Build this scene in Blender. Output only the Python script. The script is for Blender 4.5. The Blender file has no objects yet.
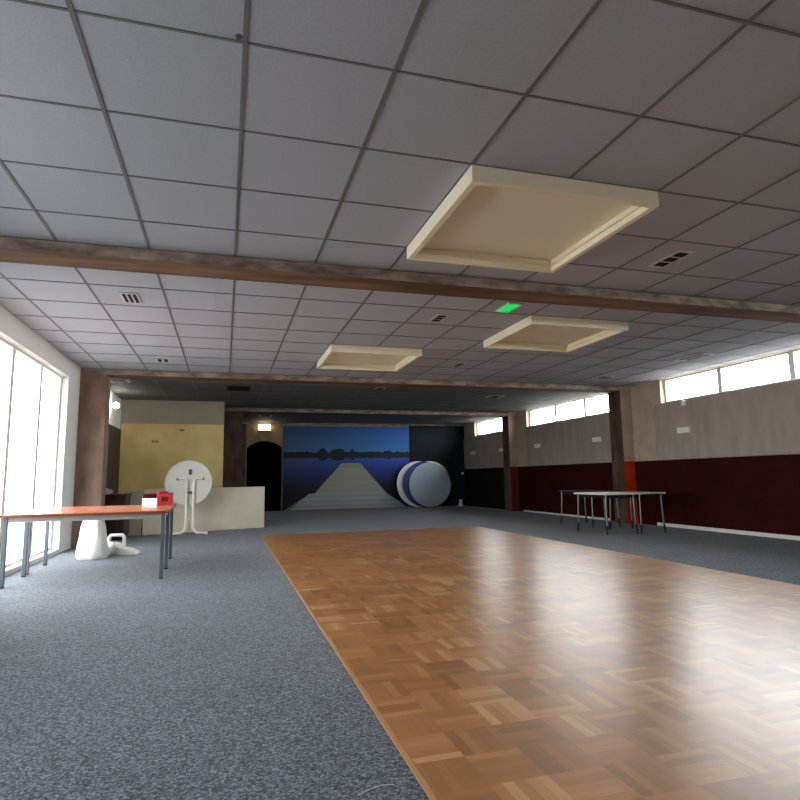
import bpy, bmesh, math, random
from mathutils import Vector, Matrix

random.seed(7)
scn = bpy.context.scene
COL = scn.collection
PI = math.pi

# ------------------------------------------------------------------ helpers
class MB:
    """collects simple solids and links them as ONE mesh object"""
    def __init__(self):
        self.bm = bmesh.new()

    def box(self, x0, x1, y0, y1, z0, z1):
        bm = self.bm
        v = [bm.verts.new(p) for p in ((x0, y0, z0), (x1, y0, z0), (x1, y1, z0), (x0, y1, z0),
                                       (x0, y0, z1), (x1, y0, z1), (x1, y1, z1), (x0, y1, z1))]
        for f in ((3, 2, 1, 0), (4, 5, 6, 7), (0, 1, 5, 4), (1, 2, 6, 5), (2, 3, 7, 6), (3, 0, 4, 7)):
            bm.faces.new([v[i] for i in f])
        return self

    def prism(self, pts, d0, d1, axis='z'):
        """polygon pts (a,b) extruded along axis from d0 to d1"""
        bm = self.bm
        def P(a, b, d):
            return {'z': (a, b, d), 'y': (a, d, b), 'x': (d, a, b)}[axis]
        lo = [bm.verts.new(P(a, b, d0)) for a, b in pts]
        hi = [bm.verts.new(P(a, b, d1)) for a, b in pts]
        n = len(pts)
        bm.faces.new(lo[::-1]); bm.faces.new(hi)
        for i in range(n):
            bm.faces.new((lo[i], lo[(i + 1) % n], hi[(i + 1) % n], hi[i]))
        return self

    def tube(self, path, r, seg=12, r_end=None, cap=True):
        bm = self.bm
        path = [Vector(p) for p in path]
        n = len(path)
        up = Vector((0, 0, 1))
        rings = []
        t0 = (path[1] - path[0]).normalized()
        nrm = t0.orthogonal().normalized()
        for i, p in enumerate(path):
            if i == 0: t = path[1] - path[0]
            elif i == n - 1: t = path[-1] - path[-2]
            else: t = (path[i + 1] - path[i]).normalized() + (path[i] - path[i - 1]).normalized()
            t.normalize()
            nrm = (nrm - t * nrm.dot(t)).normalized()
            b = t.cross(nrm)
            rr = r if r_end is None else r + (r_end - r) * i / (n - 1)
            rings.append([bm.verts.new(p + (nrm * math.cos(2 * PI * k / seg) + b * math.sin(2 * PI * k / seg)) * rr) for k in range(seg)])
        for i in range(n - 1):
            for k in range(seg):
                bm.faces.new((rings[i][k], rings[i][(k + 1) % seg], rings[i + 1][(k + 1) % seg], rings[i + 1][k]))
        if cap:
            bm.faces.new(rings[0][::-1]); bm.faces.new(rings[-1])
        return self

    def lathe(self, prof, c=(0, 0, 0), seg=48, axis='z'):
        bm = self.bm
        rings = []
        for r, h in prof:
            ring = []
            for k in range(seg):
                a = 2 * PI * k / seg
                x, y = r * math.cos(a), r * math.sin(a)
                p = {'z': (x, y, h), 'y': (x, h, y), 'x': (h, x, y)}[axis]
                ring.append(bm.verts.new((p[0] + c[0], p[1] + c[1], p[2] + c[2])))
            rings.append(ring)
        for i in range(len(rings) - 1):
            for k in range(seg):
                bm.faces.new((rings[i][k], rings[i][(k + 1) % seg], rings[i + 1][(k + 1) % seg], rings[i + 1][k]))
        bm.faces.new(rings[0][::-1]); bm.faces.new(rings[-1])
        return self

    def build(self, name, mat, parent=None, loc=None, bevel=0.0, smooth=False, off=None):
        bm = self.bm
        if off:
            bmesh.ops.translate(bm, verts=bm.verts, vec=off)
        bmesh.ops.recalc_face_normals(bm, faces=bm.faces)
        me = bpy.data.meshes.new(name)
        bm.to_mesh(me); bm.free()
        if mat: me.materials.append(mat)
        o = bpy.data.objects.new(name, me)
        COL.objects.link(o)
        if parent: o.parent = parent
        if loc: o.location = loc
        if bevel:
            m = o.modifiers.new('bevel', 'BEVEL'); m.width = bevel; m.segments = 2
            m.limit_method = 'ANGLE'; m.angle_limit = math.radians(40)
        if smooth:
            for p in me.polygons: p.use_smooth = True
            if hasattr(me, 'set_sharp_from_angle'): me.set_sharp_from_angle(angle=math.radians(40))
        return o

def empty(name, loc, rotz=0.0):
    o = bpy.data.objects.new(name, None)
    o.empty_display_size = 0.1
    COL.objects.link(o)
    o.location = loc; o.rotation_euler = (0, 0, rotz)
    return o

def tag(o, label, cat, group=None):
    o['label'] = label; o['category'] = cat
    if group: o['group'] = group
    return o

def struct(o):
    o['kind'] = 'structure'
    return o

def copy_tree(o, loc, rotz=None, label=None):
    c = o.copy(); COL.objects.link(c)
    c.location = loc
    if rotz is not None: c.rotation_euler = (c.rotation_euler[0], c.rotation_euler[1], rotz)
    if label: c['label'] = label
    for ch in list(o.children):
        d = ch.copy(); COL.objects.link(d); d.parent = c
        for g in list(ch.children):
            e = g.copy(); COL.objects.link(e); e.parent = d
    return c

# ------------------------------------------------------------------ materials
def s2l(c):
    return tuple((v / 12.92 if v <= 0.04045 else ((v + 0.055) / 1.055) ** 2.4) for v in c)

def rgb(r, g, b):
    return s2l((r / 255, g / 255, b / 255)) + (1,)

def newmat(name):
    m = bpy.data.materials.new(name); m.use_nodes = True
    nt = m.node_tree
    return m, nt, nt.nodes['Principled BSDF']

def N(nt, kind, **kw):
    n = nt.nodes.new(kind)
    for k, v in kw.items():
        setattr(n, k, v)
    return n

def mat(name, col, rough=0.6, spec=0.5, metal=0.0, var=0.0, scale=8.0, col2=None, bump=0.0, bscale=None, emit=None, strength=0, stretch=None, detail=4):
    """plain paint/plastic/metal with a noise driven tint and bump"""
    m, nt, b = newmat(name)
    b.inputs['Roughness'].default_value = rough
    b.inputs['Specular IOR Level'].default_value = spec
    b.inputs['Metallic'].default_value = metal
    b.inputs['Base Color'].default_value = col
    tc = N(nt, 'ShaderNodeTexCoord')
    src = tc.outputs['Object']
    if stretch:
        mp = N(nt, 'ShaderNodeMapping'); mp.inputs['Scale'].default_value = stretch
        nt.links.new(src, mp.inputs['Vector']); src = mp.outputs['Vector']
    if col2 or var:
        nz = N(nt, 'ShaderNodeTexNoise'); nz.inputs['Scale'].default_value = scale; nz.inputs['Detail'].default_value = detail
        nt.links.new(src, nz.inputs['Vector'])
        r = N(nt, 'ShaderNodeValToRGB')
        c2 = col2 or tuple(v * (1 - var) for v in col[:3]) + (1,)
        r.color_ramp.elements[0].position = 0.35; r.color_ramp.elements[1].position = 0.65
        r.color_ramp.elements[0].color = c2; r.color_ramp.elements[1].color = col
        nt.links.new(nz.outputs['Fac'], r.inputs['Fac'])
        nt.links.new(r.outputs['Color'], b.inputs['Base Color'])
    if bump:
        n2 = N(nt, 'ShaderNodeTexNoise'); n2.inputs['Scale'].default_value = bscale or scale * 6; n2.inputs['Detail'].default_value = 3
        nt.links.new(src, n2.inputs['Vector'])
        bp = N(nt, 'ShaderNodeBump'); bp.inputs['Strength'].default_value = bump; bp.inputs['Distance'].default_value = 0.01
        nt.links.new(n2.outputs['Fac'], bp.inputs['Height'])
        nt.links.new(bp.outputs['Normal'], b.inputs['Normal'])
    if emit:
        b.inputs['Emission Color'].default_value = emit
        b.inputs['Emission Strength'].default_value = strength
    return m

M = {}
M['tile'] = mat('ceiling_tile', rgb(177, 181, 191), 0.9, 0.15, var=0.09, scale=70, bump=0.15, bscale=120)
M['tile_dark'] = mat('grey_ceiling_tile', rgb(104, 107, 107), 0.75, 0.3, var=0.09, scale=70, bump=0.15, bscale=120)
M['tbar'] = mat('ceiling_bar', rgb(112, 112, 116), 0.6, 0.3)
M['plaster'] = mat('pale_plaster', rgb(205, 198, 186), 0.9, 0.2, var=0.08, scale=3, bump=0.15, bscale=60)
M['white_wall'] = mat('white_wall', rgb(214, 212, 208), 0.85, 0.2, var=0.05, scale=3)
M['fabric_panel'] = mat('grey_wall_panel', rgb(166, 153, 144), 0.95, 0.1, col2=rgb(154, 141, 132), scale=5, bump=0.3, bscale=220, stretch=(1, 1, .35))
M['tan'] = mat('tan_paint', rgb(182, 165, 148), 0.85, 0.2, col2=rgb(170, 151, 134), scale=4, bump=0.2, bscale=50)
M['dado'] = mat('dark_red_paint', rgb(52, 12, 11), 0.75, 0.1, col2=rgb(44, 10, 10), scale=4)
M['dado_black'] = mat('black_paint', rgb(26, 22, 22), 0.75, 0.1, col2=rgb(22, 19, 19), scale=4)
M['pillar_red_lit'] = mat('lit_red_paint', rgb(206, 62, 26), 0.5, 0.35, col2=rgb(180, 48, 24), scale=6)  # dado red brightened, window light on the near faces put into the colour
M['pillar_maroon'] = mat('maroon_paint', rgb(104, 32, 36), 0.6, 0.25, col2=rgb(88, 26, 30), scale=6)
M['concrete_brown'] = mat('brown_concrete', rgb(98, 78, 66), 0.85, 0.15, col2=rgb(70, 53, 45), scale=5, bump=0.3, bscale=40, stretch=(1, 1, .4))
M['post_brown'] = mat('pinkish_brown_concrete', rgb(140, 116, 102), 0.85, 0.2, col2=rgb(112, 90, 78), scale=5, bump=0.3, bscale=40, stretch=(1, 1, .4))
M['fascia'] = mat('beige_concrete', rgb(152, 138, 126), 0.85, 0.25, col2=rgb(98, 85, 77), scale=7, bump=0.3, bscale=50, stretch=(.6, 1, 1.4), detail=8)
M['beam_wood'] = mat('brown_beam', rgb(134, 105, 84), 0.85, 0.15, col2=rgb(94, 72, 58), scale=3, bump=0.2, bscale=30, stretch=(.35, 2, 2), detail=7)
M['edge_wood'] = mat('parquet_edging', rgb(176, 128, 84), 0.5, 0.3, var=.1)
M['dark_wood'] = mat('dark_brown_wood', rgb(70, 50, 42), 0.6, 0.3, col2=rgb(52, 36, 30), scale=6, stretch=(4, 4, .4))
M['frame_wood'] = mat('brown_frame', rgb(124, 104, 90), 0.7, 0.3, col2=rgb(100, 82, 70), scale=6)
M['yellow'] = mat('yellow_paint', rgb(234, 214, 146), 0.85, 0.2, col2=rgb(220, 190, 128), scale=1.6, bump=0.1, bscale=60)
M['grey_plaster'] = mat('grey_plaster', rgb(166, 156, 142), 0.9, 0.2, var=0.1, scale=3)
M['back_black'] = mat('black_wall', rgb(26, 30, 36), 0.75, 0.15, var=0.15, scale=3)
M['olive_plaster'] = mat('olive_plaster', rgb(150, 132, 100), 0.9, 0.2, col2=rgb(128, 112, 86), scale=3)
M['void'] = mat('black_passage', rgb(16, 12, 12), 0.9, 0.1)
M['skirting'] = mat('white_skirting', rgb(222, 220, 214), 0.5, 0.4)
M['win_frame'] = mat('white_window_frame', rgb(206, 206, 204), 0.5, 0.4)
M['cream'] = mat('cream_paint', rgb(240, 230, 204), 0.6, 0.3, var=0.04, scale=3)
M['cream_panel'] = mat('cream_panel', rgb(240, 236, 214), 0.7, 0.3, var=0.04, scale=2)
M['vent_plate'] = mat('pale_vent_plate', rgb(200, 198, 198), 0.5, 0.4)
M['black'] = mat('black_slot', rgb(14, 14, 15), 0.7, 0.2)
M['white_plastic'] = mat('white_plastic', rgb(226, 224, 218), 0.45, 0.4, var=0.03, scale=10)
M['plate_white'] = mat('white_plate', rgb(236, 230, 222), 0.5, 0.4)
M['table_white'] = mat('white_laminate', rgb(216, 212, 204), 0.45, 0.4, var=0.03, scale=6)
M['panel_cream'] = mat('cream_laminate', rgb(204, 193, 174), 0.6, 0.3, col2=rgb(196, 184, 164), scale=2)
M['white_metal'] = mat('white_steel_tube', rgb(226, 224, 218), 0.35, 0.5)
M['orange_wood'] = mat('orange_brown_laminate', rgb(184, 112, 84), 0.25, 0.5, col2=rgb(172, 100, 74), scale=5, stretch=(.4, 5, 5))
M['dark_edge'] = mat('brown_edge', rgb(112, 52, 34), 0.4, 0.4)
M['steel_grey'] = mat('blue_grey_steel', rgb(72, 80, 88), 0.4, 0.5)
M['apron_grey'] = mat('grey_apron', rgb(150, 146, 140), 0.5, 0.4)
M['chrome'] = mat('chrome_leg', rgb(120, 122, 122), 0.3, 0.5, metal=0.9)
M['rubber'] = mat('black_rubber', rgb(22, 22, 22), 0.7, 0.3)
M['white_top'] = mat('pale_laminate_top', rgb(222, 214, 204), 0.32, 0.5)
M['dark_top'] = mat('dark_laminate_top', rgb(44, 32, 30), 0.5, 0.4)
M['disc_grey'] = mat('blue_grey_laminate', rgb(168, 180, 192), 0.45, 0.4, col2=rgb(156, 168, 182), scale=1.5)
M['disc_white'] = mat('white_laminate_top', rgb(232, 230, 228), 0.45, 0.4)
M['disc_blue'] = mat('navy_laminate', rgb(44, 54, 124), 0.5, 0.4)
M['disc_black'] = mat('black_laminate', rgb(30, 32, 36), 0.45, 0.4)
M['red_card'] = mat('red_card', rgb(214, 30, 44), 0.45, 0.4, col2=rgb(196, 24, 38), scale=10)
M['red_inside'] = mat('dark_red_card', rgb(110, 20, 26), 0.7, 0.2)
M['white_card'] = mat('white_card', rgb(222, 206, 202), 0.5, 0.4)
M['bag'] = mat('white_bag_plastic', rgb(214, 212, 206), 0.45, 0.4, var=0.08, scale=8, bump=0.5, bscale=18)
M['green_sign'] = mat('green_lit_sign', rgb(30, 190, 90), 0.4, 0.4, emit=rgb(20, 225, 95), strength=0.75)
M['globe'] = mat('lit_globe', rgb(250, 246, 236), 0.4, 0.4, emit=(1.0, 0.95, 0.84, 1), strength=55.0)
M['lamp_warm'] = mat('lit_warm_diffuser', rgb(250, 240, 210), 0.4, 0.4, emit=(1.0, 0.82, 0.50, 1), strength=9.0)
M['thread'] = mat('white_thread', rgb(236, 236, 232), 0.6, 0.3)
M['foil'] = mat('pale_crumpled_wrap', rgb(196, 180, 176), 0.3, 0.5)
M['tarmac'] = mat('outdoor_paving', rgb(122, 121, 118), 0.9, 0.2, var=0.1, scale=2)

# thin window glass
def glass():
    m, nt, b = newmat('window_glass')
    out = nt.nodes['Material Output']
    tr = N(nt, 'ShaderNodeBsdfTransparent'); tr.inputs['Color'].default_value = (0.93, 0.95, 0.95, 1)
    gl = N(nt, 'ShaderNodeBsdfGlossy'); gl.inputs['Roughness'].default_value = 0.02
    mx = N(nt, 'ShaderNodeMixShader'); mx.inputs['Fac'].default_value = 0.05
    nt.links.new(tr.outputs[0], mx.inputs[1]); nt.links.new(gl.outputs[0], mx.inputs[2])
    nt.links.new(mx.outputs[0], out.inputs['Surface'])
    return m
M['glass'] = glass()

def carpet():
    m, nt, b = newmat('blue_grey_carpet')
    b.inputs['Roughness'].default_value = 0.95
    b.inputs['Specular IOR Level'].default_value = 0.15
    b.inputs['Sheen Weight'].default_value = 0.07; b.inputs['Sheen Roughness'].default_value = 0.4
    tc = N(nt, 'ShaderNodeTexCoord')
    vo = N(nt, 'ShaderNodeTexVoronoi'); vo.inputs['Scale'].default_value = 120
    nt.links.new(tc.outputs['Object'], vo.inputs['Vector'])
    sv = N(nt, 'ShaderNodeSeparateColor'); nt.links.new(vo.outputs['Color'], sv.inputs['Color'])
    n1 = N(nt, 'ShaderNodeTexNoise'); n1.inputs['Scale'].default_value = 60; n1.inputs['Detail'].default_value = 4
    tuft = N(nt, 'ShaderNodeMix', data_type='FLOAT'); tuft.inputs['Factor'].default_value = .45
    nt.links.new(sv.outputs['Red'], tuft.inputs['A']); nt.links.new(n1.outputs['Fac'], tuft.inputs['B'])
    n2 = N(nt, 'ShaderNodeTexNoise'); n2.inputs['Scale'].default_value = 1.3; n2.inputs['Detail'].default_value = 3
    nt.links.new(tc.outputs['Object'], n1.inputs['Vector']); nt.links.new(tc.outputs['Object'], n2.inputs['Vector'])
    r = N(nt, 'ShaderNodeValToRGB')
    e = r.color_ramp.elements
    e[0].position = 0.16; e[0].color = rgb(46, 49, 55)
    e[1].position = 0.84; e[1].color = rgb(134, 139, 148)
    mid = e.new(0.5); mid.color = rgb(84, 88, 95)
    nt.links.new(tuft.outputs['Result'], r.inputs['Fac'])
    r2 = N(nt, 'ShaderNodeValToRGB')
    r2.color_ramp.elements[0].position = .3; r2.color_ramp.elements[0].color = (.86, .86, .87, 1)
    r2.color_ramp.elements[1].position = .7; r2.color_ramp.elements[1].color = (1, 1, 1, 1)
    nt.links.new(n2.outputs['Fac'], r2.inputs['Fac'])
    mx = N(nt, 'ShaderNodeMix', data_type='RGBA', blend_type='MULTIPLY'); mx.inputs['Factor'].default_value = 1
    nt.links.new(r.outputs['Color'], mx.inputs['A']); nt.links.new(r2.outputs['Color'], mx.inputs['B'])
    nt.links.new(mx.outputs['Result'], b.inputs['Base Color'])
    bp = N(nt, 'ShaderNodeBump'); bp.inputs['Strength'].default_value = 0.05; bp.inputs['Distance'].default_value = 0.01
    nt.links.new(n1.outputs['Fac'], bp.inputs['Height']); nt.links.new(bp.outputs['Normal'], b.inputs['Normal'])
    return m
M['carpet'] = carpet()

def parquet(s=0.225, fingers=5):
    m, nt, b = newmat('mosaic_parquet')
    L = nt.links.new
    tc = N(nt, 'ShaderNodeTexCoord')
    sc = N(nt, 'ShaderNodeVectorMath', operation='SCALE'); sc.inputs['Scale'].default_value = 1 / s
    L(tc.outputs['Object'], sc.inputs[0])
    fl = N(nt, 'ShaderNodeVectorMath', operation='FLOOR'); L(sc.outputs[0], fl.inputs[0])
    fr = N(nt, 'ShaderNodeVectorMath', operation='FRACTION'); L(sc.outputs[0], fr.inputs[0])
    sf = N(nt, 'ShaderNodeSeparateXYZ'); L(fl.outputs[0], sf.inputs[0])
    sr = N(nt, 'ShaderNodeSeparateXYZ'); L(fr.outputs[0], sr.inputs[0])
    def math_(op, a, c=None, d=None):
        n = N(nt, 'ShaderNodeMath', operation=op)
        for i, v in enumerate((a, c, d)):
            if v is None: continue
            if isinstance(v, (int, float)): n.inputs[i].default_value = v
            else: L(v, n.inputs[i])
        return n.outputs[0]
    par = math_('FLOORED_MODULO', math_('ADD', sf.outputs['X'], sf.outputs['Y']), 2)
    def mixf(f, a, c):
        n = N(nt, 'ShaderNodeMix', data_type='FLOAT')
        L(f, n.inputs['Factor']); L(a, n.inputs['A']); L(c, n.inputs['B'])
        return n.outputs['Result']
    across = mixf(par, sr.outputs['X'], sr.outputs['Y'])
    along = mixf(par, sr.outputs['Y'], sr.outputs['X'])
    k = math_('MULTIPLY', across, fingers)
    strip = math_('FLOOR', k)
    kf = math_('FRACT', k)
    cmb = N(nt, 'ShaderNodeCombineXYZ'); L(sf.outputs['X'], cmb.inputs[0]); L(sf.outputs['Y'], cmb.inputs[1]); L(strip, cmb.inputs[2])
    wn = N(nt, 'ShaderNodeTexWhiteNoise', noise_dimensions='3D'); L(cmb.outputs[0], wn.inputs['Vector'])
    cm2 = N(nt, 'ShaderNodeCombineXYZ'); L(sf.outputs['X'], cm2.inputs[0]); L(sf.outputs['Y'], cm2.inputs[1]); cm2.inputs[2].default_value = 31.7
    wn2 = N(nt, 'ShaderNodeTexWhiteNoise', noise_dimensions='3D'); L(cm2.outputs[0], wn2.inputs['Vector'])
    val = math_('ADD', math_('MULTIPLY', wn.outputs['Value'], 0.55), math_('MULTIPLY', wn2.outputs['Value'], 0.45))
    # grain along the finger
    gv = N(nt, 'ShaderNodeCombineXYZ'); L(math_('MULTIPLY', k, 3.0), gv.inputs[0]); L(math_('MULTIPLY', along, 1.2), gv.inputs[1]); L(math_('ADD', math_('MULTIPLY', wn.outputs['Value'], 57.0), wn2.outputs['Value']), gv.inputs[2])
    gn = N(nt, 'ShaderNodeTexNoise'); gn.inputs['Scale'].default_value = 2.0; gn.inputs['Detail'].default_value = 4; L(gv.outputs[0], gn.inputs['Vector'])
    val = math_('ADD', val, math_('MULTIPLY', math_('SUBTRACT', gn.outputs['Fac'], 0.5), 0.45))
    r = N(nt, 'ShaderNodeValToRGB'); e = r.color_ramp.elements
    e[0].position = 0.08; e[0].color = rgb(134, 92, 54)
    e[1].position = 0.95; e[1].color = rgb(188, 146, 98)
    a = e.new(0.35); a.color = rgb(154, 104, 58)
    c = e.new(0.68); c.color = rgb(170, 118, 68)
    L(val, r.inputs['Fac'])
    # seams
    e1 = math_('MINIMUM', kf, math_('SUBTRACT', 1.0, kf))
    e2 = math_('MULTIPLY', math_('MINIMUM', along, math_('SUBTRACT', 1.0, along)), fingers)
    ed = math_('MINIMUM', e1, e2)
    seam = N(nt, 'ShaderNodeMapRange'); seam.inputs['From Min'].default_value = 0.0; seam.inputs['From Max'].default_value = 0.05
    seam.inputs['To Min'].default_value = 0.8; seam.inputs['To Max'].default_value = 1.0
    L(ed, seam.inputs['Value'])
    mx = N(nt, 'ShaderNodeMix', data_type='RGBA', blend_type='MULTIPLY'); mx.inputs['Factor'].default_value = 1
    L(r.outputs['Color'], mx.inputs['A']); L(seam.outputs['Result'], mx.inputs['B'])
    L(mx.outputs['Result'], b.inputs['Base Color'])
    b.inputs['Roughness'].default_value = 0.33
    b.inputs['Specular IOR Level'].default_value = 1.0
    # every finger lies a hair tilted, so reflections ripple
    nb = N(nt, 'ShaderNodeTexNoise'); nb.inputs['Scale'].default_value = 9; nb.inputs['Detail'].default_value = 2
    L(tc.outputs['Object'], nb.inputs['Vector'])
    h = math_('ADD', math_('MULTIPLY', nb.outputs['Fac'], 0.6), math_('MULTIPLY', math_('MULTIPLY', math_('SUBTRACT', wn.outputs['Value'], .5), along), 0.25))
    bp = N(nt, 'ShaderNodeBump'); bp.inputs['Strength'].default_value = 0.16; bp.inputs['Distance'].default_value = 0.01
    L(h, bp.inputs['Height']); L(bp.outputs['Normal'], b.inputs['Normal'])
    return m
M['parquet'] = parquet()

# ------------------------------------------------------------------ dimensions (metres, floor z = 0, camera above the origin)
H = 3.0
XL, XR = -2.4, 8.62
YN, YB = -3.2, 20.7
B1, B2, B3 = 5.137, 11.06, 16.48      # near faces of the three ceiling beams
BD, BZ = 0.35, 0.105
YY = 15.25                             # yellow partition
DADO = 1.335

# ------------------------------------------------------------------ floor
PX0, PX1, PY1 = 0.70, 5.176, 11.84
struct(MB().box(XL - .3, XR + .3, YN - .3, YB + 2.2, -0.12, 0).build('floor', M['carpet']))
struct(MB().box(PX0, PX1, YN + .02, PY1, 0.0002, 0.006).build('floor_parquet', M['parquet']))
t = MB()
t.box(PX0 - .022, PX0, YN + .02, PY1 + .022, 0.0002, 0.008).box(PX1, PX1 + .022, YN + .02, PY1 + .022, 0.0002, 0.008).box(PX0, PX1, PY1, PY1 + .022, 0.0002, 0.008)
struct(t.build('trim_1', M['edge_wood']))

# ------------------------------------------------------------------ ceiling
struct(MB().box(XL - .3, XR + .3, YN - .3, B2 + .2, H, H + .15).build('ceiling', M['tile']))
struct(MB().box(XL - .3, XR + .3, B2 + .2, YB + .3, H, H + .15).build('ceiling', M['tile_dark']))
xs = [-.6527 + .696 * i for i in range(-2, 14)]
bays = [(YN, B1, [4.589 - .696 * k for k in range(-0, 12)]),
        (B1 + BD, B2, [5.56 + .696 * k for k in range(8)]),
        (B2 + BD, B3, [B2 + BD + .12 + .696 * k for k in range(8)]),
        (B3 + BD, YB, [B3 + BD + .12 + .696 * k for k in range(6)])]
for n, (ya, yb, rows) in enumerate(bays):
    g = MB()
    w = .0105
    wr = .0065
    for x in xs:
        if XL < x < XR: g.box(x - w, x + w, ya, yb, H - .005, H)
    for y in rows:
        if ya + .03 < y < yb - .03: g.box(XL, XR, y - wr, y + wr, H - .0052, H)
    struct(g.build('trim_%d' % (n + 2), M['tbar']))

# beams with a pale front fascia
for n, (yb_, xa) in enumerate(((B1, XL), (B2, XL), (B3, -.05))):
    struct(MB().box(xa, XR, yb_ + .015, yb_ + BD, H - BZ, H).build('ceiling_beam', M['beam_wood'], bevel=.004))
    struct(MB().box(xa, XR, yb_, yb_ + .015, H - BZ + .004, H - .012).build('beam_fascia', M['fascia']))

# ------------------------------------------------------------------ walls
def holed_wall(name, axis, d0, d1, a0, a1, z0, z1, holes, m):
    """wall slab along axis with rectangular holes (a,b,zlo,zhi)"""
    w = MB()
    def bx(p, q, zz0, zz1):
        if q - p < 1e-4 or zz1 - zz0 < 1e-4: return
        if axis == 'y': w.box(d0, d1, p, q, zz0, zz1)
        else: w.box(p, q, d0, d1, zz0, zz1)
    cur = a0
    for (p, q, zl, zh) in sorted(holes):
        bx(cur, p, z0, z1); bx(p, q, z0, zl); bx(p, q, zh, z1); cur = q
    bx(cur, a1, z0, z1)
    return struct(w.build(name, m))

# right wall with its clerestory openings
SILL = 2.505
RW = [(0.2, 4.9, SILL, 2.995), (5.75, 10.12, SILL, 2.995), (11.70, 15.84, SILL, 2.995), (17.50, 19.70, SILL, 2.995)]
holed_wall('wall_right', 'y', XR, XR + .24, YN - .24, YB + .24, 0, H, RW, M['tan'])
# left wall: tall windows in the first two bays
LW = [(0.9, 4.6, 1.25, 2.72), (5.75, 10.3, 0.06, 2.72)]
holed_wall('wall_left', 'y', XL - .24, XL, YN - .24, YB + .24, 0, H, LW, M['white_wall'])
struct(MB().box(XL, XR, YN - .24, YN, 0, H).build('wall_front', M['white_wall']))

def window(idx, x, sign, ya, yb, z0, z1, mull, fr=.055, depth=.07):
    """framed glazing in the plane x; sign = outward direction"""
    xi, xo = (x + .10 * sign, x + (.10 + depth) * sign)
    x0, x1 = min(xi, xo), max(xi, xo)
    f = MB()
    f.box(x0, x1, ya, ya + fr, z0, z1).box(x0, x1, yb - fr, yb, z0, z1)
    f.box(x0, x1, ya + fr, yb - fr, z0, z0 + fr * .7).box(x0, x1, ya + fr, yb - fr, z1 - fr * .5, z1)
    for y in mull:
        f.box(x0 - .02, x1 + .02, y - .05, y + .05, z0 + fr * .7, z1 - fr * .5)
    root = struct(empty('window_%d' % idx, (0, 0, 0)))
    f.build('window_frame', M['win_frame'], root)
    xm = (x0 + x1) / 2
    edges = [ya + fr] + [y for y in mull] + [yb - fr]
    for a, b in zip(edges[:-1], edges[1:]):
        a2 = a + (.05 if a in mull else 0); b2 = b - (.05 if b in mull else 0)
        MB().box(xm - .003, xm + .003, a2, b2, z0 + fr * .7, z1 - fr * .5).build('pane', M['glass'], root)
    return root
window(1, XR, 1, *RW[0], [1.8, 3.35])
window(2, XR, 1, *RW[1], [7.2, 8.66])
window(3, XR, 1, *RW[2], [12.95, 14.34])
window(4, XR, 1, *RW[3], [18.47])
window(5, XL, -1, *LW[0], [2.15, 3.4])
window(6, XL, -1, *LW[1], [6.9, 8.05, 9.2])

# lower painted dado, upper grey boards with rounded corners
struct(MB().box(XR - .015, XR, YN, B3 - .0, 0, DADO).build('wall_right_dado', M['dado']))
struct(MB().box(XR - .015, XR, B3 + .42, YB, 0, DADO).build('wall_right_dado', M['dado_black']))
def rounded(ya, yb, za, zb, r=.10, n=6):
    pts = []
    for cx, cz, a0 in ((yb - r, zb - r, 0), (ya + r, zb - r, 90), (ya + r, za + r, 180), (yb - r, za + r, 270)):
        for k in range(n + 1):
            a = math.radians(a0 + 90 * k / n)
            pts.append((cx + r * math.cos(a), cz + r * math.sin(a)))
    return pts
for ya, yb in ((YN + .05, 4.95), (5.7, 10.32), (11.62, 15.86), (16.95, YB - .03)):
    struct(MB().prism(rounded(ya, yb, DADO + .004, SILL - .012), XR - .04, XR, 'x').build('wall_right_board', M['fabric_panel'], bevel=.006))
# baseboards
struct(MB().box(XR - .03, XR - .015, YN, 10.45, 0, .065).build('baseboard_right', M['skirting']))
struct(MB().box(XR - .03, XR - .015, 12.0, 16.2, 0, .045).build('baseboard_right', M['skirting']))

# pillars under the beam ends
for yb_, pm in ((B1, M['pillar_red_lit']), (B2, M['pillar_red_lit']), (B3, M['pillar_maroon'])):
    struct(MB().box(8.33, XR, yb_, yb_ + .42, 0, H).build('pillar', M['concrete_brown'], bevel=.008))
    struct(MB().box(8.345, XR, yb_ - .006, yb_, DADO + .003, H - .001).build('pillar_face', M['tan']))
    struct(MB().box(8.345, XR, yb_ - .008, yb_, 0, DADO).build('pillar_paint', pm))  # near pillars' red is brightened as if window-lit
# left posts
for yb_ in (B1, B2):
    struct(MB().box(XL, -1.985, yb_, yb_ + .36, 0, H - BZ).build('pillar', M['post_brown'], bevel=.008))
# column at the end of the yellow partition
struct(MB().box(-.05, .42, B3 - .02, B3 + .34, 0, H - BZ).build('pillar', M['concrete_brown'], bevel=.008))

# yellow partition and the return wall to the back
struct(MB().box(XL, -.05, YY, YY + .2, 0, H).build('wall_partition', M['grey_plaster']))
struct(MB().box(XL + .02, -.052, YY - .005, YY, .0, 2.425).build('wall_partition_paint', M['yellow']))
struct(MB().box(-.25, -.05, YY + .2, YB, 0, H).build('wall_return', M['dark_wood']))

# left wall beyond the post: brown boarding, a door
struct(MB().box(XL, XL + .02, B2 + .36, YY - .005, 0, 2.28).build('wall_left_boarding', M['dark_wood']))
d = struct(empty('door_1', (XL + .02, 12.9, 0)))
MB().box(0, .035, -.42, .42, .01, 2.05).build('door_leaf', M['dark_wood'], d)
MB().box(0, .06, -.52, -.43, 0, 2.15).box(0, .06, .43, .52, 0, 2.15).box(0, .06, -.43, .43, 2.06, 2.15).build('door_frame', M['frame_wood'], d)
MB().tube([(.035, -.36, 1.0), (.085, -.36, 1.0), (.085, -.25, 1.0)], .009).build('door_handle', M['chrome'], d, smooth=True)

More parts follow.
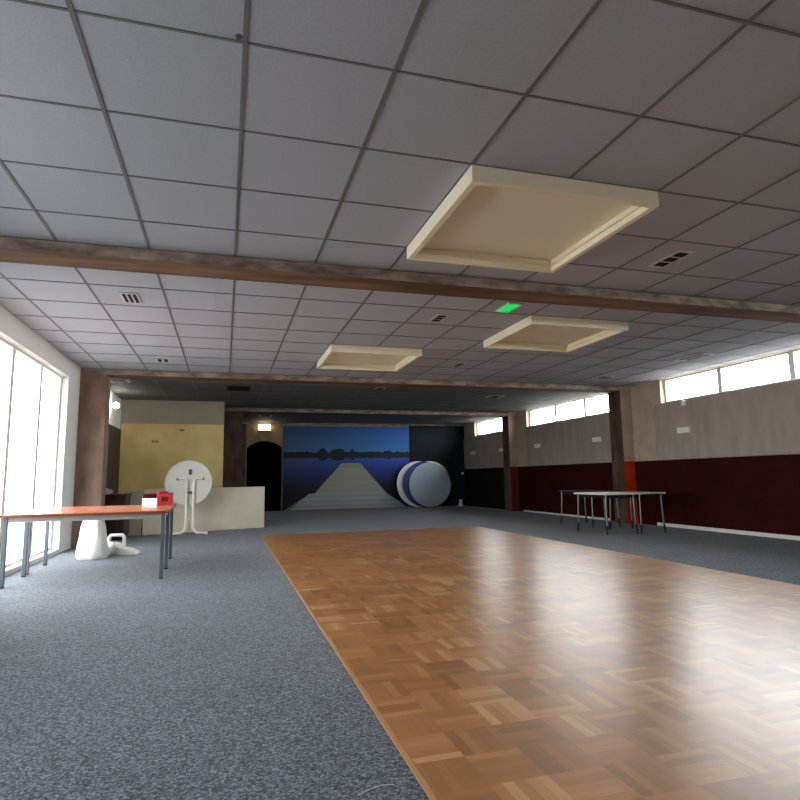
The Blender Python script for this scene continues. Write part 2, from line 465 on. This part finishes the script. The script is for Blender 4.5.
# back wall with arched opening
AX0, AX1, AS, AT = .69, 1.86, 2.14, 2.365
wb = MB()
wb.box(-.25, AX0, YB, YB + .24, 0, H).box(AX1, XR, YB, YB + .24, 0, H)
cx = (AX0 + AX1) / 2; hw = (AX1 - AX0) / 2; rise = AT - AS
R_ = (hw * hw + rise * rise) / (2 * rise); cz = AT - R_
arc = []
for k in range(17):
    x = AX0 + (AX1 - AX0) * k / 16
    arc.append((x, cz + math.sqrt(R_ * R_ - (x - cx) ** 2)))
for (xa, za), (xb, zb) in zip(arc[:-1], arc[1:]):
    wb.prism([(xa, za), (xb, zb), (xb, H), (xa, H)], YB, YB + .24, 'y')
struct(wb.build('wall_back', M['olive_plaster']))
struct(MB().box(-.05, AX0 - .03, YB - .01, YB, 0, H - .05).build('wall_back_shade', M['concrete_brown']))  # brown sheet painting the shade on the wall end farthest from the lamp
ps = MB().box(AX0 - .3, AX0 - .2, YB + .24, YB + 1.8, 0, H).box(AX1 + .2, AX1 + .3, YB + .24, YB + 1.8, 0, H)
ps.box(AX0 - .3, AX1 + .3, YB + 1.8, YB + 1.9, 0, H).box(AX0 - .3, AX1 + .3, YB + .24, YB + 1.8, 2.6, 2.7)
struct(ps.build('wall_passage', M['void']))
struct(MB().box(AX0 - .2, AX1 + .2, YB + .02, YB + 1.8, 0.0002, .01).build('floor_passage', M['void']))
# black painted right part of the back wall
struct(MB().box(6.44, XR, YB - .012, YB, 0, H).build('wall_back_black', M['back_black']))
struct(MB().box(-.05, XR, YB - .03, YB, H - .05, H).build('trim_6', M['fascia']))

# ground outside
struct(MB().box(-60, 60, -60, 80, -.6, -.3).build('ground', M['tarmac']))

# ------------------------------------------------------------------ photo mural of a jetty on a lake
def hsh(i):
    return (math.sin(i * 127.1) * 43758.5453) % 1.0
def vn(x):
    i = math.floor(x); f = x - i; f = f * f * (3 - 2 * f)
    return hsh(i) * (1 - f) + hsh(i + 1) * f
def mix3(a, b, t):
    t = max(0, min(1, t)); return tuple(a[i] + (b[i] - a[i]) * t for i in range(3))
def mural_col(u, v):
    x = 20 + 775 * u; y = 570 - 540 * v
    def treetop(x):
        t = 207 - 8 * vn(x / 30) - 6 * vn(x / 9)
        for c, hw_, top in ((252, 30, 176), (345, 52, 178), (434, 14, 178), (160, 10, 196), (655, 30, 190)):
            q = abs(x - c) / hw_
            if q < 1: t = min(t, top + (207 - top) * q ** 3.2 + 9 * vn(x / 7) + 5 * vn(x / 3) - 6)
        return t
    hz = 236
    sky_top = mix3((40, 66, 98), (22, 72, 150), (x - 100) / 600)
    sky_low = mix3((62, 92, 124), (52, 108, 170), (x - 100) / 600)
    col = mix3(sky_top, sky_low, (y - 40) / 165)
    if y > treetop(x): col = (12, 20, 26)
    if y > 216 and x > 560: col = mix3((12, 20, 26), (42, 34, 28), (y - 216) / 20 * vn(x / 14))
    if y > hz:
        wt = mix3((52, 74, 118), (44, 80, 172), (x - 120) / 560)
        wm = mix3((30, 44, 92), (26, 42, 122), (x - 120) / 560)
        wl = (8, 14, 26)
        q = (y - hz) / 300
        col = mix3(wt, wm, q * 3.2) if q < .3125 else mix3(wm, wl, (q - .3125) / .42)
        if x > 690: col = mix3(col, wl, min(1, (x - 690) / 70) * min(1, (y - 270) / 90) if y > 270 else 0)
        refl = hz + max(0, 203 - treetop(x)) * .8
        if y < refl: col = (14, 22, 36)
        if y < hz + 6: col = mix3((20, 28, 40), col, (y - hz) / 6)
    # the jetty
    if y > 274:
        if y <= 470:
            t = (y - 274) / 196
            xl, xr = 362 + (200 - 362) * t, 487 + (645 - 487) * t
            if xl < x < xr:
                d_ = 1 / (y - 225)
                pl = (d_ * 5200) % 1.0
                g = 108 + 8 * vn(x / 7 + y) - (14 if pl < .16 else 0) + 10 * t
                col = (g * 1.2, g * 1.2, g * 1.1)
                if x - xl < 5 or xr - x < 5: col = (66, 70, 66)
        else:
            t = (y - 470) / 96
            xl, xr = 172 + (62 - 172) * t, 640 + (770 - 640) * t
            if xl < x < xr:
                g = 116 + 8 * vn(x / 9 + y * .7) + (6 if (y // 16) % 2 else -2)
                col = (g * 1.16, g * 1.22, g * 1.24)
            xe = 180 + (40 - 180) * t
            if xe < x < xe + 7: col = (150, 156, 158)
            elif xe + 7 <= x < xl: col = (22, 26, 32)
    return col
MX0, MX1, MZ0, MZ1 = 1.905, 6.43, .015, 2.885
nu, nv = 300, 190
me = bpy.data.meshes.new('lake_mural')
vs, fs, cs = [], [], []
def addv(x, z, y): vs.append((x, y, z)); return len(vs) - 1
GAIN = 1.1
for j in range(nv + 1):
    for i in range(nu + 1):
        u, v = i / nu, j / nv
        addv((MX1 - MX0) * u, (MZ1 - MZ0) * v, 0)
        c = s2l(tuple(min(255, q) / 255 for q in mural_col(u, v)))
        cs.append(tuple(q * GAIN for q in c) + (1,))
for j in range(nv):
    for i in range(nu):
        a = j * (nu + 1) + i
        fs.append((a, a + 1, a + nu + 2, a + nu + 1))
nb = len(vs)                      # back of the board so it has a thickness
ring = [(0, 0), (MX1 - MX0, 0), (MX1 - MX0, MZ1 - MZ0), (0, MZ1 - MZ0)]
for x, z in ring: addv(x, z, 0); cs.append((.05, .05, .06, 1))
for x, z in ring: addv(x, z, .018); cs.append((.05, .05, .06, 1))
for k in range(4): fs.append((nb + k, nb + 4 + k, nb + 4 + (k + 1) % 4, nb + (k + 1) % 4))
fs.append((nb + 4, nb + 7, nb + 6, nb + 5))
me.from_pydata(vs, [], fs)
att = me.color_attributes.new('print', 'FLOAT_COLOR', 'POINT')
for i, c in enumerate(cs): att.data[i].color = c
mm, nt, b = newmat('mural_print')
at = N(nt, 'ShaderNodeVertexColor'); at.layer_name = 'print'
nt.links.new(at.outputs['Color'], b.inputs['Base Color'])
b.inputs['Roughness'].default_value = .55; b.inputs['Specular IOR Level'].default_value = .3
me.materials.append(mm)
mu = bpy.data.objects.new('lake_mural', me); COL.objects.link(mu); mu.location = (MX0, YB - .02, MZ0)
tag(mu, 'large photo mural of a wooden jetty on a dusk lake, on the back wall', 'mural')

# ------------------------------------------------------------------ skylight boxes
def skylight(x0, y0, label, s=1.392, drop=.112):
    r = empty('skylight', (x0 + s / 2, y0 + s / 2, H - drop))
    h = s / 2; t_ = .045
    f = MB()
    f.box(-h, h, -h, -h + t_, 0, drop).box(-h, h, h - t_, h, 0, drop)
    f.box(-h, -h + t_, -h + t_, h - t_, 0, drop).box(h - t_, h, -h + t_, h - t_, 0, drop)
    f.build('frame', M['cream'], r, bevel=.005)
    i = h - t_; l = .022
    g = MB().box(-i, i, -i, -i + l, .045, .06).box(-i, i, i - l, i, .045, .06).box(-i, -i + l, -i + l, i - l, .045, .06).box(i - l, i, -i + l, i - l, .045, .06)
    g.build('inner_ledge', M['cream'], r)
    MB().box(-i, i, -i, i, drop - .012, drop - .001).build('panel', M['cream_panel'], r)
    tag(r, label, 'skylight', 'cream skylight boxes in the tiled ceiling')
    return r
skylight(1.4353, 3.197, 'largest cream skylight box in front of the nearest ceiling beam')
skylight(1.4353, 8.344, 'left cream skylight box behind the nearest beam, farthest from the camera')
skylight(3.5233, 6.256, 'right cream skylight box behind the nearest beam, beside the green sign')

# ------------------------------------------------------------------ ceiling vents
def vent(x, y, lx, ly, slots, label, along='y'):
    r = empty('ceiling_vent', (x, y, H))
    p = MB().box(-lx / 2, lx / 2, -ly / 2, ly / 2, -.012, -.0055)
    p.build('face_plate', M['vent_plate'], r, bevel=.002)
    n = slots
    for k in range(n):
        if along == 'y':
            w_ = ly * .86 / n
            y_ = -ly * .43 + w_ * (k + .5)
            MB().box(-lx * .32, lx * .32, y_ - w_ * .36, y_ + w_ * .36, -.016, -.0121).build('slot', M['black'], r)
        else:
            w_ = lx * .86 / n
            x_ = -lx * .43 + w_ * (k + .5)
            MB().box(x_ - w_ * .30, x_ + w_ * .30, -ly * .40, ly * .40, -.016, -.0121).build('slot', M['black'], r)
    tag(r, label, 'vent', 'air vents in the tiled ceiling')
    return r
vent(-1.0, 6.63, .18, .36, 3, 'ceiling vent behind nearest beam, nearest the left wall', 'x')
vent(-1.0, 10.05, .22, .24, 2, 'small ceiling vent just before the second beam, above yellow wall', 'x')
vent(2.47, 6.63, .16, .34, 3, 'three-slot ceiling vent left of the green sign')
vent(3.86, 9.42, .14, .36, 2, 'small dark ceiling vent between the two farther skylight boxes')
vent(3.84, 4.25, .17, .42, 3, 'three-slot ceiling vent right of the largest skylight box')
vent(7.25, 10.05, .26, .28, 2, 'ceiling vent just before the second beam, by the right pillar', 'x')
vent(7.5, 7.95, .28, .62, 2, 'long ceiling vent above the right windows, at right photo edge', 'x')
vent(6.3, 13.1, .40, .40, 3, 'pale ceiling vent between second and third beam, near the right windows')
vent(3.2, 12.33, .22, .24, 2, 'dark little ceiling vent behind second beam, ahead of the mural')
vent(-2.0, 12.3, .4, .4, 2, 'ceiling vent lit by the round lamp in the left corner')
vent(1.15, 18.4, .4, .4, 3, 'ceiling vent ahead of the lit lamp over the arch')
r = empty('ceiling_grille', (.24, 12.9, H))
MB().box(-.24, .24, -.27, .27, -.02, -.0055).build('grille_frame', M['black'], r)
for k in range(6):
    MB().box(-.2, .2, -.23 + k * .085, -.20 + k * .085, -.026, -.0201).build('slat', M['dado_black'], r)
tag(r, 'black rectangular ceiling grille near the top of the yellow wall', 'grille')
for (x, y, lb) in ((.016, 2.47, 'tiny sprinkler head in the ceiling close to the camera'), (6.258, 8.256, 'tiny dark sprinkler head in the ceiling by the right windows')):
    o = MB().lathe([(.016, -.0001), (.016, -.005), (.006, -.006), (.006, -.014), (.010, -.015), (.010, -.017)], seg=16).build('ceiling_sprinkler', M['chrome'], loc=(x, y, H), smooth=True)
    tag(o, lb, 'sprinkler', 'sprinkler heads in the ceiling')

# green emergency light on the ceiling
r = empty('ceiling_exit_light', (3.12, 6.01, H))
MB().box(-.105, .105, -.165, .165, -.014, 0).build('housing', M['vent_plate'], r, bevel=.004)
MB().box(-.095, .05, -.15, .15, -.022, -.0141).build('diffuser', M['green_sign'], r)
tag(r, 'green glowing emergency exit light on the ceiling behind the nearest beam', 'exit light')

# ------------------------------------------------------------------ lamps
r = empty('wall_globe_lamp', (XL, 13.75, 2.68))
MB().lathe([(.07, 0), (.07, .02), (.035, .03), (.035, .075)], axis='x', seg=24).build('wall_bracket', M['white_metal'], r, smooth=True)
prof = [(.001, .075)] + [(.065 * math.sin(PI * k / 12), .135 - .065 * math.cos(PI * k / 12)) for k in range(2, 12)] + [(.001, .20)]
MB().lathe(prof, axis='x', seg=24).build('globe', M['globe'], r, smooth=True)
tag(r, 'round lit globe lamp on the left wall above the doorway', 'wall lamp')
r = empty('wall_box_lamp', (1.26, YB, 2.72))
MB().box(-.21, .21, -.035, 0, 0, .20).build('back_plate', M['white_metal'], r)
MB().box(-.20, .20, -.12, -.0351, .012, .188).build('diffuser', M['lamp_warm'], r, bevel=.012)
MB().box(-.21, .21, -.125, -.036, -.012, .0119).build('lower_rim', M['frame_wood'], r)
tag(r, 'lit rectangular box lamp over the dark archway', 'wall lamp')

# ------------------------------------------------------------------ wall plates, sockets
for k, (y, lb) in enumerate(((9.5, 'white wall plate below the nearest clerestory window, right photo edge'),
                             (12.34, 'white wall plate just left of the near red-based pillar'),
                             (15.19, 'white wall plate just right of the far maroon-based pillar'),
                             (17.5, 'white wall plate just left of the far maroon-based pillar'),
                             (19.8, 'white wall plate nearest the black back wall'))):
    o = empty('wall_plate', (XR - .04, y, 1.9))
    MB().box(-.018, 0, -.17, .17, -.055, .055).build('cover', M['plate_white'], o, bevel=.004)
    MB().box(-.024, -.0181, -.13, .13, -.03, .03).build('insert', M['plate_white'], o)
    tag(o, lb, 'wall plate', 'white plates along the right wall')
o = MB().box(-.05, 0, -.05, .05, -.05, .05).build('wall_sensor', M['plate_white'], loc=(XR - .04, 9.42, 2.42), bevel=.015)
tag(o, 'small pale sensor box directly under the nearest right window', 'sensor')
for x, z, w_, lb in ((-1.62, 2.0, .16, 'double socket on the left half of the yellow wall, upper left of the disc'), (-1.02, 2.28, .10, 'small socket high on the yellow wall near its top edge')):
    o = empty('wall_socket', (x, YY - .005, z))
    MB().box(-w_ / 2, w_ / 2, -.012, 0, -.045, .045).build('cover', M['yellow'], o, bevel=.003)
    for s in (-1, 1):
        MB().box(s * w_ * .24 - .022, s * w_ * .24 + .022, -.016, -.0121, -.02, .02).build('outlet', M['frame_wood'], o)
    tag(o, lb, 'socket')
o = MB().box(-.045, .045, -.012, 0, -.045, .045).build('light_switch', M['plate_white'], loc=(8.5, YB - .012, 1.18), bevel=.003)
tag(o, 'pale light switch on the black back wall by the right corner', 'switch')

# ------------------------------------------------------------------ left tables
def left_table(x1, y0, y1, label, L=1.62, zt=.74):
    """top right edge at x1, runs towards the left wall"""
    cx_, cy_ = x1 - L / 2, (y0 + y1) / 2
    r = empty('table', (cx_, cy_, 0), math.radians(1.2))
    w_ = (y1 - y0) / 2; h_ = L / 2
    top = MB().box(-h_, h_, -w_, w_, zt - .006, zt).build('tabletop', M['orange_wood'], r)
    MB().box(-h_, h_, -w_, w_, zt - .03, zt - .0061).build('tabletop_edge', M['dark_edge'], r)
    a = .035
    MB().box(-h_ + a, h_ - a, -w_ + .05, -w_ + .07, zt - .085, zt - .0301).box(-h_ + a, h_ - a, w_ - .07, w_ - .05, zt - .085, zt - .0301) \
        .box(-h_ + .05, -h_ + .07, -w_ + .07, w_ - .07, zt - .085, zt - .0301).box(h_ - .07, h_ - .05, -w_ + .07, w_ - .07, zt - .085, zt - .0301).build('apron', M['apron_grey'], r)
    for sx in (-1, 1):
        for sy in (-1, 1):
            x_, y_ = sx * (h_ - .05), sy * (w_ - .06)
            MB().box(x_ - .02, x_ + .02, y_ - .02, y_ + .02, .012, zt - .0301).build('leg', M['steel_grey'], r, bevel=.003)
            MB().box(x_ - .021, x_ + .021, y_ - .021, y_ + .021, 0, .0119).build('foot_cap', M['rubber'], r)
    tag(r, label, 'table', 'orange-brown tables by the left wall')
    return r
left_table(-.607, 7.10, 7.98, 'orange-brown topped table nearest the camera, by the left photo edge')
left_table(-.640, 8.02, 8.97, 'orange-brown topped table pushed behind the nearest left table')

# red carton on the tables
r = empty('carton', (-.865, 8.72, .74), math.radians(45))
bw, bd = .13, .145
MB().box(-bw, bw, -bd, bd, 0, .006).build('bottom', M['red_card'], r)
MB().box(-bw, bw, -bd, -bd + .006, .0061, .165).build('front_panel', M['red_card'], r)
MB().box(-bw, -bw + .006, -bd + .0061, bd, .0061, .095).build('side_panel', M['white_card'], r)['label'] = 'white side panel'
MB().box(bw - .006, bw, -bd + .0061, bd, .0061, .165).build('side_panel', M['red_inside'], r)
MB().box(-bw + .0061, bw - .0061, bd - .006, bd, .0061, .155).build('back_panel', M['red_inside'], r)
MB().prism([(-bd, .16), (-bd - .035, .185), (-bd - .037, .181), (-bd - .001, .155)], -bw + .01, bw * .2, 'x').build('flap', M['red_card'], r)
MB().box(-.06, .05, -bd - .0012, -bd - .0001, .05, .11).build('front_print', M['red_inside'], r)['label'] = 'dark print on the red front'
tag(r, 'open red carton with white front on the left table', 'box')

# ------------------------------------------------------------------ bags under the left table
def blob_bag(name, loc, prof, rot, label, seed, sx=1., sy=1.):
    rnd = random.Random(seed)
    bm = bmesh.new()
    seg = 22; rings = []
    ph = [rnd.uniform(0, 6.28) for _ in range(6)]
    for i, (r_, z) in enumerate(prof):
        ring = []
        for k in range(seg):
            a = 2 * PI * k / seg
            q = 1 + .10 * math.sin(3 * a + ph[0] + i * .5) + .07 * math.sin(5 * a + ph[1] - i * .8) + .05 * math.sin(8 * a + ph[2] + i)
            ring.append(bm.verts.new((r_ * q * math.cos(a) * sx, r_ * q * math.sin(a) * sy, z + (0 if i == 0 else .012 * math.sin(4 * a + ph[3] + i)))))
        rings.append(ring)
    for i in range(len(rings) - 1):
        for k in range(seg):
            bm.faces.new((rings[i][k], rings[i][(k + 1) % seg], rings[i + 1][(k + 1) % seg], rings[i + 1][k]))
    bm.faces.new(rings[0][::-1]); bm.faces.new(rings[-1])
    m_ = MB(); m_.bm.free(); m_.bm = bm
    return m_
r = empty('carrier_bag', (-1.58, 9.75, 0), math.radians(-8))
blob_bag('b', None, [(.13, 0), (.165, .05), (.155, .11), (.11, .16), (.05, .18)], 0, '', 3, 1.15, .8).build('bag_body', M['bag'], r, smooth=True)
hp = [(-.03, 0, .10), (-.035, 0, .24), (-.01, 0, .28), (.15, 0, .28), (.175, 0, .25), (.18, 0, .08)]
MB().tube(hp, .026, 10).build('handle_loop', M['bag'], r, smooth=True)
MB().prism([(.08, 0), (.40, .0), (.40, .02), (.28, .08), (.08, .13)], -.10, .10, 'y').build('bag_corner', M['bag'], r, bevel=.012)
tag(r, 'slumped white carrier bag with loop handle under the left tables', 'bag')
r = blob_bag('b', None, [(.17, 0), (.20, .06), (.18, .25), (.16, .42), (.12, .56), (.05, .64)], 0, '', 9).build('sack', M['bag'], loc=(-1.76, 9.4, 0), smooth=True)
tag(r, 'tall white sack standing at the left photo edge under tables', 'sack')

# dark low cabinet by the left wall, scrap on top
r = empty('cabinet', (-2.05, 12.35, 0))
MB().box(-.30, .30, -.28, .28, .06, .80).build('body', M['dark_wood'], r, bevel=.006)
MB().box(-.33, .33, -.30, .30, .8001, .83).build('top', M['dark_wood'], r, bevel=.004)
MB().box(-.27, .27, -.26, .26, 0, .0599).build('plinth', M['rubber'], r)
for s in (-1, 1):
    dr = MB().box(s * .145 - .135, s * .145 + .135, -.298, -.2801, .09, .77).build('door', M['dark_wood'], r, bevel=.003)
    MB().box(s * .04 - .008, s * .04 + .008, -.315, -.2981, .38, .48).build('handle', M['steel_grey'], dr)
tag(r, 'low dark brown cabinet against the left wall behind the tables', 'cabinet')
bmx = MB()
bmesh.ops.create_icosphere(bmx.bm, subdivisions=3, radius=.07)
for v in bmx.bm.verts:
    n = v.co.normalized()
    q = 1 + .35 * math.sin(n.x * 7 + 1) * math.sin(n.y * 6) + .25 * math.sin(n.z * 9 + n.x * 5)
    v.co = Vector((v.co.x * q * 1.3, v.co.y * q, max(-.045, v.co.z * q * .8)))
o = bmx.build('crumpled_wrap', M['foil'], loc=(-2.12, 12.25, .876))
tag(o, 'crumpled pale wrapper lying on the dark cabinet', 'wrapper')

# ------------------------------------------------------------------ folding tables on edge
def edge_table(p0, p1, z1, label, th=.03):
    p0, p1 = Vector(p0), Vector(p1)
    L = (p1 - p0).length
    a = math.atan2(p1.y - p0.y, p1.x - p0.x)
    r = empty('folding_table', (p0.x, p0.y, 0), a)
    MB().box(0, L, 0, th, 0, z1).build('tabletop', M['panel_cream'], r, bevel=.008)
    for s in (.14, .86):
        x = L * s
        MB().tube([(x, th + .012, z1 * .82), (x, th + .55, z1 * .82), (x, th + .60, z1 * .72), (x, th + .60, .016)], .014, 10).build('leg', M['white_metal'], r, smooth=True)
        MB().tube([(x, th + .012, z1 * .2), (x, th + .60, z1 * .2)], .014, 10).build('brace', M['white_metal'], r, smooth=True)
    tag(r, label, 'folding table')
    return r
edge_table((-1.545, 12.93), (.87, 13.8), .905, 'long cream folding table stood on edge behind the disc table')
o = MB().box(-.16, .16, -.02, .02, 0, .885).build('board', M['panel_cream'], loc=(-1.735, 12.98, 0), bevel=.006)
tag(o, 'narrow cream board standing at the left end of long folding table', 'board')

# flip-top round table: disc vertical, underside to the room
r = empty('round_table', (-.70, 12.72, 0))
zc = 1.02
MB().lathe([(.438, 0), (.448, .006), (.448, .022), (.438, .028)], c=(0, .03, zc), axis='y', seg=64).build('tabletop', M['table_white'], r, smooth=True)
for s in (-1, 1):
    b0 = (.115 if s > 0 else -.045)
    c_ = .035
    pts = [(c_ + s * .228, .012, zc + .075), (c_ + s * .16, -.005, zc + .085)]
    xk = c_ + s * .066
    pts += [(c_ + s * .088, -.02, zc + .07), (xk, -.03, zc + .02), (xk, -.03, .55), (xk, -.03, .14), (c_ + s * .10, -.035, .07), (c_ + s * .15, -.04, .035), (c_ + s * .24, -.05, .030), (c_ + s * .33, -.06, .026)]
    MB().tube(pts, .024, 12).build('leg', M['white_metal'], r, smooth=True)
    MB().lathe([(.03, .0), (.03, .05)], c=(c_ + s * .33, -.06, 0), seg=16).build('foot_cap', M['white_plastic'], r, smooth=True)
    MB().box(c_ + s * .228 - .035, c_ + s * .228 + .035, .002, .029, zc + .05, zc + .10).build('bracket', M['steel_grey'], r, bevel=.004)
MB().box(.0, .06, .0, .029, zc + .17, zc + .27).box(.018, .042, -.012, -.0001, zc + .15, zc + .22).build('latch', M['steel_grey'], r, bevel=.004)
MB().box(-.05 + .035, .05 + .035, -.045, -.008, zc - .22, zc - .17).build('cross_piece', M['steel_grey'], r, bevel=.004)
# rear strut so that it stands
MB().tube([(.035, -.02, .30), (.035, .24, .02)], .016, 10).build('rear_strut', M['white_metal'], r, smooth=True)
tag(r, 'white flip-top round table with disc tipped upright by the yellow wall', 'round table')

# ------------------------------------------------------------------ round tabletops leaning on the back wall
def disc(x, y, rad, m, label, lean=4.0, th=.03):
    o = MB().lathe([(rad - .008, 0), (rad, .008), (rad, th - .008), (rad - .008, th)], c=(0, 0, rad), axis='y', seg=96).build('round_tabletop', m, loc=(x, y, 0.002), smooth=True)
    o.rotation_euler = (math.radians(-lean), 0, 0)
    tag(o, label, 'tabletop', 'round tabletops leaning on the back wall')
    return o
RD = .82
yb0 = YB - .30
disc(7.31, yb0 + .14, RD, M['disc_black'], 'black round tabletop, rearmost of the leaning stack')
disc(7.17, yb0 + .08, RD, M['disc_white'], 'white round tabletop showing as a thin right rim in the stack')
disc(6.71, yb0 + .02, RD, M['disc_white'], 'white round tabletop showing its wide left rim in the stack')
disc(6.91, yb0 - .04, RD * .99, M['disc_blue'], 'navy blue round tabletop between grey and white ones')
disc(7.10, yb0 - .10, RD * .965, M['disc_grey'], 'blue-grey round tabletop at the front of the leaning stack')
o = MB().lathe([(.10, 0), (.085, .03), (.05, .20), (.06, .24)], seg=24).build('floor_cone', M['plate_white'], loc=(8.22, YB - .45, 0), smooth=True)
tag(o, 'small pale cone standing on the carpet right of the leaning tabletops', 'cone')

# ------------------------------------------------------------------ right tables
def right_table(x0, x1, y0, y1, topm, label, zt=.725):
    cx_, cy_ = (x0 + x1) / 2, (y0 + y1) / 2
    r = empty('cafe_table', (cx_, cy_, 0))
    h_, w_ = (x1 - x0) / 2, (y1 - y0) / 2
    MB().box(-h_, h_, -w_, w_, zt - .004, zt).build('tabletop', topm, r)
    MB().box(-h_, h_, -w_, w_, zt - .026, zt - .0041).build('tabletop_edge', topm, r)
    a = .05
    MB().box(-h_ + a, h_ - a, -w_ + a, -w_ + a + .02, zt - .08, zt - .0301).box(-h_ + a, h_ - a, w_ - a - .02, w_ - a, zt - .08, zt - .0301) \
        .box(-h_ + a, -h_ + a + .02, -w_ + a + .02, w_ - a - .02, zt - .08, zt - .0301).box(h_ - a - .02, h_ - a, -w_ + a + .02, w_ - a - .02, zt - .08, zt - .0301).build('apron', M['rubber'], r)
    for sx in (-1, 1):
        for sy in (-1, 1):
            x_, y_ = sx * (h_ - .06), sy * (w_ - .06)
            lg = MB().tube([(x_, y_, zt - .031), (x_ + sx * .015, y_ + sy * .015, .16)], .017, 12, r_end=.014).build('leg', M['chrome'], r, smooth=True)
            MB().tube([(x_ + sx * .015, y_ + sy * .015, .1599), (x_ + sx * .03, y_ + sy * .03, 0)], .018, 12, r_end=.014).build('foot', M['rubber'], lg, smooth=True)
    tag(r, label, 'table', 'tables in front of the right wall')
    return r
right_table(6.45, 7.14, 9.14, 10.12, M['white_top'], 'pale-topped table at the left of the pair before the red pillar')
right_table(7.16, 7.74, 9.14, 10.12, M['white_top'], 'pale-topped table at the right of the pair before the red pillar')
right_table(7.12, 7.82, 10.55, 11.8, M['dark_top'], 'dark-topped table behind the pale pair by the red wall')

# thread on the carpet
cu = MB()
pts = []
for k in range(15):
    t_ = k / 14
    pts.append((.455 + .135 * t_, 2.105 + .055 * math.sin(t_ * 1.9) - .02 * t_, .004))
cu.tube(pts, .0011, 6)
o = cu.build('thread', M['thread'])
tag(o, 'short curved white thread lying on the carpet beside the parquet', 'thread')

# ------------------------------------------------------------------ daylight
w = bpy.data.worlds.new('overcast'); scn.world = w; w.use_nodes = True
bg = w.node_tree.nodes['Background']
bg.inputs['Color'].default_value = (.97, .98, 1.0, 1)
# overcast sky with the sun behind cloud on the +x side
wn_ = w.node_tree
tcw = wn_.nodes.new('ShaderNodeTexCoord'); spw = wn_.nodes.new('ShaderNodeSeparateXYZ'); mrw = wn_.nodes.new('ShaderNodeMapRange')
wn_.links.new(tcw.outputs['Generated'], spw.inputs[0]); wn_.links.new(spw.outputs['X'], mrw.inputs['Value'])
mrw.interpolation_type = 'SMOOTHSTEP'
mrw.inputs['From Min'].default_value = -.4; mrw.inputs['From Max'].default_value = .8
mrw.inputs['To Min'].default_value = 16.0; mrw.inputs['To Max'].default_value = 48.0
wn_.links.new(mrw.outputs['Result'], bg.inputs['Strength'])
def portal(x, sign, ya, yb, z0, z1):
    l = bpy.data.lights.new('window_daylight', 'AREA'); l.shape = 'RECTANGLE'
    l.size = (yb - ya); l.size_y = z1 - z0
    l.cycles.is_portal = True
    o = bpy.data.objects.new('window_daylight', l); COL.objects.link(o)
    o.location = (x + .2 * sign, (ya + yb) / 2, (z0 + z1) / 2)
    o.rotation_euler = Vector((-sign, 0, 0)).to_track_quat('-Z', 'Z').to_euler()
    return o
def portal_rot(o, sign):
    # local x along world y, local z axis pointing outwards
    zc_ = Vector((sign, 0, 0)); xc = Vector((0, 1, 0)); yc = zc_.cross(xc)
    o.rotation_euler = Matrix((xc, yc, zc_)).transposed().to_euler()
for h_ in RW: portal_rot(portal(XR, 1, *h_), 1)
for h_ in LW: portal_rot(portal(XL, -1, *h_), -1)

# ------------------------------------------------------------------ camera
yaw, pitch, roll, f = .2874, .1301, -.0149, 591.53
cy, sy = math.cos(yaw), math.sin(yaw)
fwd = Vector((sy * math.cos(pitch), cy * math.cos(pitch), math.sin(pitch)))
rt = Vector((cy, -sy, 0)); up = rt.cross(fwd)
c, s = math.cos(roll), math.sin(roll)
r2 = c * rt + s * up; u2 = -s * rt + c * up
cd = bpy.data.cameras.new('camera'); cam = bpy.data.objects.new('camera', cd); COL.objects.link(cam)
cd.sensor_width = 36; cd.lens = 36 * f / 800; cd.clip_start = .05; cd.clip_end = 300
cam.matrix_world = Matrix(((r2.x, u2.x, -fwd.x, 0), (r2.y, u2.y, -fwd.y, 0), (r2.z, u2.z, -fwd.z, 1.064), (0, 0, 0, 1)))
scn.camera = cam
vs_ = scn.view_settings
vs_.view_transform = 'Standard'; vs_.look = 'None'; vs_.gamma = 1.0; vs_.use_curve_mapping = False
vs_.exposure = 0.0
scn.cycles.max_bounces = 10; scn.cycles.diffuse_bounces = 6; scn.cycles.transparent_max_bounces = 16
scn.cycles.sample_clamp_indirect = 12.0
